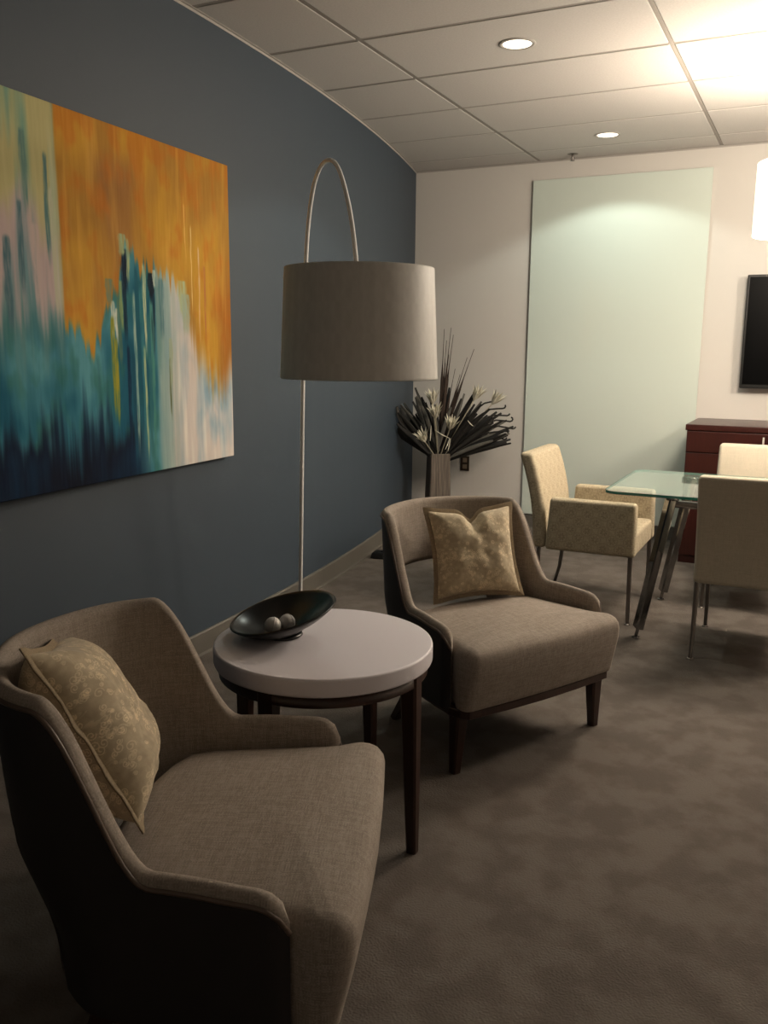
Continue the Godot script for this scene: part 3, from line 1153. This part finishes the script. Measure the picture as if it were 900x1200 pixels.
# ---------------------------------------------------------------- arc lamp
func arc_lamp() -> void:
	var foot := Vector3(-1.958, 0, -3.161)
	var t := thing("floor_lamp", "arc floor lamp with thin pale rod and grey drum shade", "lamp", foot)
	var g := Geo.new()
	g.lathe([Vector2(0.0001, 0.0), Vector2(0.165, 0.0), Vector2(0.17, 0.004), Vector2(0.168, 0.014), Vector2(0.16, 0.018), Vector2(0.03, 0.02), Vector2(0.016, 0.035), Vector2(0.0001, 0.036)], 56)
	put("base", g, M.lamp_metal, t)
	var pts := [Vector3(-1.958, 0.02, -3.161), Vector3(-1.919, 0.327, -3.117), Vector3(-1.884, 0.777, -3.078), Vector3(-1.851, 1.197, -3.041), Vector3(-1.824, 1.45, -3.011), Vector3(-1.797, 1.651, -2.981), Vector3(-1.758, 1.796, -2.937), Vector3(-1.69, 1.906, -2.861), Vector3(-1.603, 1.951, -2.763), Vector3(-1.51, 1.945, -2.659), Vector3(-1.426, 1.9, -2.564), Vector3(-1.355, 1.812, -2.485), Vector3(-1.3, 1.706, -2.424), Vector3(-1.26, 1.58, -2.379), Vector3(-1.243, 1.5, -2.36)]
	var path := []
	var radii := []
	for i in pts.size() - 1:
		for k in 6:
			var f := k / 6.0
			var a: Vector3 = pts[maxi(0, i - 1)]
			var d: Vector3 = pts[mini(pts.size() - 1, i + 2)]
			path.append((pts[i] as Vector3).cubic_interpolate(pts[i + 1], a, d, f) - foot)
			radii.append(lerpf(0.0085, 0.0062, (i + f) / pts.size()))
	path.append(pts[pts.size() - 1] - foot)
	radii.append(0.0062)
	g = Geo.new()
	g.tube(path, radii, 12)
	put("rod", g, M.lamp_metal, t)
	var c := Vector3(-1.237, 0, -2.353) - foot
	var linen := mat(Color(0.79, 0.78, 0.76), 0.42)
	var ln := noise_tex(17, 0.03, 256, 4, [Color(0.93, 0.93, 0.93), Color(1, 1, 1)], 0.15)
	linen.albedo_texture = ln
	linen.roughness = 0.55
	linen.heightmap_enabled = true
	linen.heightmap_texture = ln
	linen.heightmap_scale = 0.06
	linen.uv1_scale = Vector3(3, 6, 1)
	g = Geo.new()
	var rows := []
	var uvr := []
	for e in [[0.2165, 1.566], [0.219, 1.568], [0.2195, 1.562], [0.2265, 1.41], [0.2335, 1.258], [0.2345, 1.252], [0.232, 1.25], [0.2245, 1.41], [0.2165, 1.566]]:
		var row := []
		var ur := []
		for k in 97:
			var an := TAU * k / 96
			row.append(c + Vector3(cos(an) * e[0], e[1], sin(an) * e[0]))
			ur.append(Vector2(k / 96.0 * 2.0, e[1] * 2.0))
		rows.append(row)
		uvr.append(ur)
	g.sheet(rows, false, true, uvr)
	put("shade", g, linen, t)
	g = Geo.new()
	g.lathe([Vector2(0.0001, 1.545), Vector2(0.2165, 1.545), Vector2(0.2165, 1.542), Vector2(0.0001, 1.542)], 48, c)
	put("top_disc", g, mat(Color(0.75, 0.73, 0.7), 0.7), t)
	g = Geo.new()
	g.lathe([Vector2(0.0001, 1.52), Vector2(0.02, 1.515), Vector2(0.022, 1.43), Vector2(0.012, 1.425), Vector2(0.0001, 1.425)], 24, c)
	put("socket", g, M.lamp_metal, t)
	g = Geo.new()
	g.ball(c + Vector3(0, 1.385, 0), 0.034, 12)
	put("bulb", g, mat(Color(0.8, 0.8, 0.78), 0.4), t)

# ---------------------------------------------------------------- dining set
func dining_chair(label: String, at: Vector3, turn: float, m: Material, arms: bool, group := "") -> Node3D:
	var t := thing("dining_chair", label, "chair", at, turn, group)
	var lean_back := func(p: Vector3) -> Vector3:
		var f := clampf((p.y - 0.4) / 0.42, 0, 1)
		p.x -= 0.075 * f * f + 0.01 * f
		return p
	var g := Geo.new()
	g.warp = lean_back
	g.rbox(Vector3(-0.21, 0.582, 0), Vector3(0.07, 0.486, 0.52), 0.022, true, 6)
	put("backrest", g, m, t)
	g = Geo.new()
	var sw := 0.45 if arms else 0.52
	g.rbox(Vector3(0.045, 0.395, 0), Vector3(0.46, 0.12, sw), 0.022, true, 2)
	put("seat", g, m, t)
	if arms:
		for sg in [1, -1]:
			g = Geo.new()
			g.warp = func(p: Vector3) -> Vector3:
				# the panel narrows slightly towards the top
				p.x += (p.y - 0.34) * (-0.02 if p.x > 0.05 else 0.07)
				return p
			g.rbox(Vector3(0.055, 0.474, 0.257 * sg), Vector3(0.452, 0.268, 0.062), 0.02, true, 2)
			put("armrest", g, m, t)
	for sg in [1, -1]:
		g = Geo.new()
		var lz: float = (0.272 if arms else 0.24) * sg
		g.bar(Vector3(0.257, 0.342, lz), Vector3(0.262, 0.006, lz), Vector2(0.02, 0.02), Vector2(0.017, 0.017), Vector3.RIGHT)
		g.lathe([Vector2(0.0001, 0.0), Vector2(0.014, 0.0), Vector2(0.014, 0.006), Vector2(0.0001, 0.007)], 16, Vector3(0.262, 0, lz))
		put("leg", g, M.chrome_dark, t)
		g = Geo.new()
		var lr: float = 0.245 * sg
		g.tube([Vector3(-0.21, 0.345, lr), Vector3(-0.212, 0.24, lr), Vector3(-0.225, 0.13, lr), Vector3(-0.248, 0.04, lr), Vector3(-0.262, 0.004, lr)], [0.011, 0.011, 0.01, 0.009, 0.008], 8)
		g.lathe([Vector2(0.0001, 0.0), Vector2(0.014, 0.0), Vector2(0.014, 0.005), Vector2(0.0001, 0.006)], 16, Vector3(-0.263, 0, lr))
		put("leg", g, M.chrome_dark, t)
	return t

func dining_set() -> void:
	dining_chair("cream dining armchair with a woven medallion pattern at the end of the glass table", Vector3(-1.02, 0, -4.58), 0.0, M.pattern_chair, true)
	dining_chair("plain cream dining chair seen from behind, its back to the armchairs", Vector3(-0.168, 0, -4.2), PI / 2, M.cream, false, "plain cream dining chairs")
	dining_chair("plain cream dining chair between the glass table and the credenza", Vector3(-0.225, 0, -5.06), -PI / 2, M.cream, false, "plain cream dining chairs")
	# glass table
	var t := thing("glass_table", "rectangular glass dining table on slanted chrome legs", "table", Vector3(0.43, 0, -4.495))
	var hx := 1.295
	var hz := 0.425
	var r := 0.07
	var outline := []
	for q in [[hx - r, hz - r, 0.0], [-hx + r, hz - r, PI / 2], [-hx + r, -hz + r, PI], [hx - r, -hz + r, 3 * PI / 2]]:
		for k in 7:
			var a: float = q[2] + PI / 2 * k / 6.0
			outline.append(Vector2(q[0] + cos(a) * r, q[1] + sin(a) * r))
	var pane := mat(Color(0.72, 0.86, 0.8, 0.16), 0.03)
	pane.transparency = BaseMaterial3D.TRANSPARENCY_ALPHA
	var rim := mat(Color(0.1, 0.46, 0.42, 0.92), 0.08)
	rim.transparency = BaseMaterial3D.TRANSPARENCY_ALPHA
	var g := Geo.new()
	var top := []
	for q in outline:
		top.append(Vector3(q.x * 0.998, 0.7, q.y * 0.998))
	g.sheet([top, top.map(func(p): return Vector3(p.x * 0.5, 0.7, p.z * 0.5)), top.map(func(p): return Vector3(p.x * 0.01, 0.7, p.z * 0.01))], true, false)
	put("glass_top", g, pane, t)
	g = Geo.new()
	g.solid(outline, [[0.003, 0.687], [0.0, 0.689], [0.0, 0.698], [0.002, 0.7]], false)
	# keep only the band round the edge
	var band := Geo.new()
	var lo := []
	var hi := []
	for q in outline:
		lo.append(Vector3(q.x, 0.687, q.y))
		hi.append(Vector3(q.x, 0.7, q.y))
	band.sheet([lo, hi], true, false)
	put("glass_edge", band, rim, t)
	for sx in [-1, 1]:
		for sz in [1, -1]:
			var z: float = 0.365 * sz
			var foot := Vector3(1.105 * sx, 0.05, z)
			var head := Vector3(0.995 * sx, 0.675, z)
			g = Geo.new()
			g.bar(foot, head, Vector2(0.058, 0.036), Vector2(0.058, 0.036), Vector3(0.6, 0, 1))
			var down := (foot - head).normalized()
			g.tube([foot - down * 0.01, Vector3(foot.x + down.x * 0.05 / absf(down.y), 0.004, z)], 0.008, 10)
			g.lathe([Vector2(0.0001, 0.0), Vector2(0.018, 0.0), Vector2(0.018, 0.005), Vector2(0.0001, 0.006)], 16, Vector3(foot.x + down.x * 0.05 / absf(down.y), 0, z))
			put("leg", g, M.chrome, t)
			g = Geo.new()
			g.lathe([Vector2(0.0001, 0.672), Vector2(0.03, 0.672), Vector2(0.03, 0.686), Vector2(0.0001, 0.686)], 24, Vector3(0.99 * sx, 0, z))
			put("glass_mount", g, M.chrome, t)
	for sz in [1, -1]:
		g = Geo.new()
		g.rbox(Vector3(0, 0.655, 0.365 * sz), Vector3(2.0, 0.032, 0.03), 0.004)
		put("frame_rail", g, M.chrome, t)

# ---------------------------------------------------------------- vase and dried flowers
func flower_vase() -> void:
	var base := Vector3(-2.49, 0, -6.0)
	var v := thing("vase", "tall square whitewashed wooden vase in the corner behind the armchair", "vase", base, atan2(0.6, 0.8))
	var wm := wood(Color(0.13, 0.1, 0.085), Color(0.6, 0.55, 0.5), 23, 0.6)
	wm.uv1_scale = Vector3(3, 1.4, 3)
	var g := Geo.new()
	var rows := []
	for e in [[0.082, 0.0], [0.083, 0.004], [0.079, 0.3], [0.071, 0.58], [0.069, 0.584], [0.058, 0.584], [0.056, 0.57], [0.06, 0.2]]:
		var row := []
		var h: float = e[0]
		var c := 0.006
		for q in [Vector2(h, h - c), Vector2(h - c, h), Vector2(-h + c, h), Vector2(-h, h - c), Vector2(-h, -h + c), Vector2(-h + c, -h), Vector2(h - c, -h), Vector2(h, -h + c)]:
			row.append(Vector3(q.x, e[1], q.y))
		rows.append(row)
	g.sheet(rows, true, false, null, true)
	put("body", g, wm, v)
	var f := thing("dried_flowers", "spray of dark dried leaves, reeds and pale proteas in the vase", "dried flowers", base + Vector3(0, 0.5, 0))
	var dark := [mat(Color(0.08, 0.07, 0.06), 0.7), mat(Color(0.12, 0.11, 0.095), 0.7), mat(Color(0.36, 0.35, 0.33), 0.75), mat(Color(0.06, 0.055, 0.05), 0.6)]
	var reed_m := mat(Color(0.2, 0.145, 0.11), 0.8)
	var pale := mat(Color(0.86, 0.84, 0.77), 0.8)
	var pale2 := mat(Color(0.7, 0.67, 0.59), 0.8)
	var r := RandomNumberGenerator.new()
	r.seed = 19
	# keep every tip on the room's side of both walls
	var inside := func(p: Vector3) -> Vector3:
		var w := p + f.position
		w.z = maxf(w.z, BACK + 0.02)
		w.x = maxf(w.x, wall_x(w.z) + 0.02)
		return w - f.position
	# the direction seen from the room: sideways runs along the diagonal of the corner
	var across := Vector3(0.915, 0, -0.403)
	var out := Vector3(0.403, 0, 0.915)
	for i in 100:
		var fan := r.randf_range(-1.0, 1.0)
		fan = signf(fan) * pow(absf(fan), 0.8)
		var an := fan * 0.8 if fan < 0.0 else fan * 1.12
		var length := r.randf_range(0.44, 0.66) * (0.9 if fan > 0.0 else 0.88)
		var depth := r.randf_range(-0.5, 0.75)
		var start := Vector3(r.randf_range(-0.03, 0.03), 0.0, r.randf_range(-0.03, 0.03))
		var dir := (across * sin(an) + Vector3.UP * cos(an) + out * depth * 0.45).normalized()
		var bend := across * signf(fan) * r.randf_range(0.0, 0.1) + Vector3.DOWN * r.randf_range(0.0, 0.04)
		var path := []
		var rad := []
		for k in 8:
			var q := k / 7.0
			path.append(inside.call(start + dir * length * q + bend * q * q))
			rad.append(0.0045 + 0.0125 * smoothstep(0.15, 0.55, q) * (1.0 - 0.75 * smoothstep(0.7, 1.0, q)))
		g = Geo.new()
		g.tube(path, rad, 6, Vector2(1.0, 0.22), dir.cross(out).normalized() + out * r.randf_range(-0.7, 0.7))
		put("leaf", g, dark[r.randi() % 4], f)
	# long curled straps reaching towards the glass board
	for i in 7:
		var lift := [0.26, 0.31, 0.36, 0.4, 0.45, 0.22, 0.5][i] as float
		var reach := [0.5, 0.54, 0.52, 0.5, 0.47, 0.49, 0.42][i] as float
		var path := []
		for k in 11:
			var q := k / 10.0
			path.append(inside.call(across * reach * q * 0.99 + Vector3.UP * (0.06 * sin(q * PI) + lift * pow(q, 0.85)) + out * (0.1 - 0.03 * i) * q + Vector3.DOWN * (0.0 if i == 0 else 0.035 * smoothstep(0.8, 1.0, q))))
		if i > 0:
			var end: Vector3 = path[10]
			for k in range(1, [4, 3, 5, 3, 4, 3, 4][i]):
				var a := 0.7 * k
				path.append(inside.call(end + (across * sin(a) + Vector3.UP * (1.0 - cos(a))) * (0.022 - 0.0015 * k)))
		g = Geo.new()
		g.tube(path, 0.006, 6, Vector2(1.0, 0.4), Vector3.UP)
		if i == 0:
			g.ball(path[path.size() - 1], 0.012, 6)
		put("strap", g, dark[i % 2], f)
	# reeds
	for i in 12:
		var x := [0.02, 0.035, 0.05, 0.06, 0.075, 0.03, 0.09, 0.12, 0.16, 0.2, 0.13, 0.05][i] as float
		var top := [0.98, 0.9, 0.8, 0.99, 0.94, 0.74, 0.7, 0.66, 0.78, 0.84, 0.6, 0.68][i] as float
		var path := []
		var rad := []
		for k in 9:
			var q := k / 8.0
			path.append(inside.call(across * x * pow(q, 1.2) * 1.2 + Vector3.UP * top * q + out * r.randf_range(0.02, 0.05) * q))
			rad.append(0.005 + 0.006 * smoothstep(0.25, 0.45, q) * smoothstep(0.75, 0.6, q) - 0.003 * smoothstep(0.6, 0.9, q))
		g = Geo.new()
		g.tube(path, rad, 6)
		put("reed", g, reed_m, f)
	# protea heads
	for q in [[Vector2(-0.1, 0.18), 0.17], [Vector2(-0.05, 0.45), 0.18], [Vector2(-0.03, 0.35), 0.19], [Vector2(0.07, 0.27), 0.19], [Vector2(0.24, 0.48), 0.15], [Vector2(0.37, 0.45), 0.12]]:
		var at: Vector3 = across * q[0].x + Vector3.UP * q[0].y + out * q[1]
		at = inside.call(at)
		var d: Vector3 = (at - Vector3(0, -0.05, 0)).normalized()
		g = Geo.new()
		g.tube([Vector3(0, 0.02, 0), at * 0.6 + Vector3.UP * 0.01, at], 0.004, 6)
		var head := put("flower_stem", g, pale2, f)
		var sx := d.cross(out).normalized()
		var sy := d.cross(sx).normalized()
		for k in 20:
			var a := TAU * k / 20.0 + (0.2 if k % 2 else 0.0)
			var rad := (sx * cos(a) + sy * sin(a))
			var open := 0.5 if k % 2 else 0.95
			var len := r.randf_range(0.085, 0.12)
			g = Geo.new()
			g.tube([at, at + d * len * 0.35 + rad * 0.024 * open, at + d * len * 0.75 + rad * 0.042 * open, at + d * len + rad * 0.062 * open], [0.005, 0.0095, 0.0075, 0.001], 5, Vector2(1.0, 0.35), d.cross(rad))
			put("petal", g, pale if k % 3 else pale2, head)
	# two long pale bracts
	for q in [[Vector2(-0.035, 0.27), Vector2(0.075, 0.21)], [Vector2(0.075, 0.21), Vector2(0.045, 0.13)], [Vector2(0.08, 0.21), Vector2(0.065, 0.12)], [Vector2(-0.06, 0.3), Vector2(-0.065, 0.19)], [Vector2(0.2, 0.34), Vector2(0.24, 0.3)]]:
		var a: Vector3 = across * q[0].x + Vector3.UP * q[0].y + out * 0.17
		var b: Vector3 = across * q[1].x + Vector3.UP * q[1].y + out * 0.17
		g = Geo.new()
		g.tube([a, a.lerp(b, 0.5) + Vector3.DOWN * 0.005, b], [0.002, 0.004, 0.002], 5)
		put("bract", g, pale, f)

func small_things() -> void:
	var t := thing("foot_switch", "small black plastic foot switch on the carpet by the slate wall", "switch", Vector3(-2.46, 0, -5.02), 0.2)
	var g := Geo.new()
	g.warp = func(p: Vector3) -> Vector3:
		p.x *= 1.0 - 4.0 * p.y
		p.z *= 1.0 - 4.0 * p.y
		return p
	g.rbox(Vector3(0, 0.021, 0), Vector3(0.15, 0.042, 0.11), 0.01, true)
	put("housing", g, M.black_plastic, t)
	g = Geo.new()
	g.rbox(Vector3(0.015, 0.043, 0), Vector3(0.05, 0.006, 0.04), 0.002)
	put("pedal", g, M.black_plastic, t)
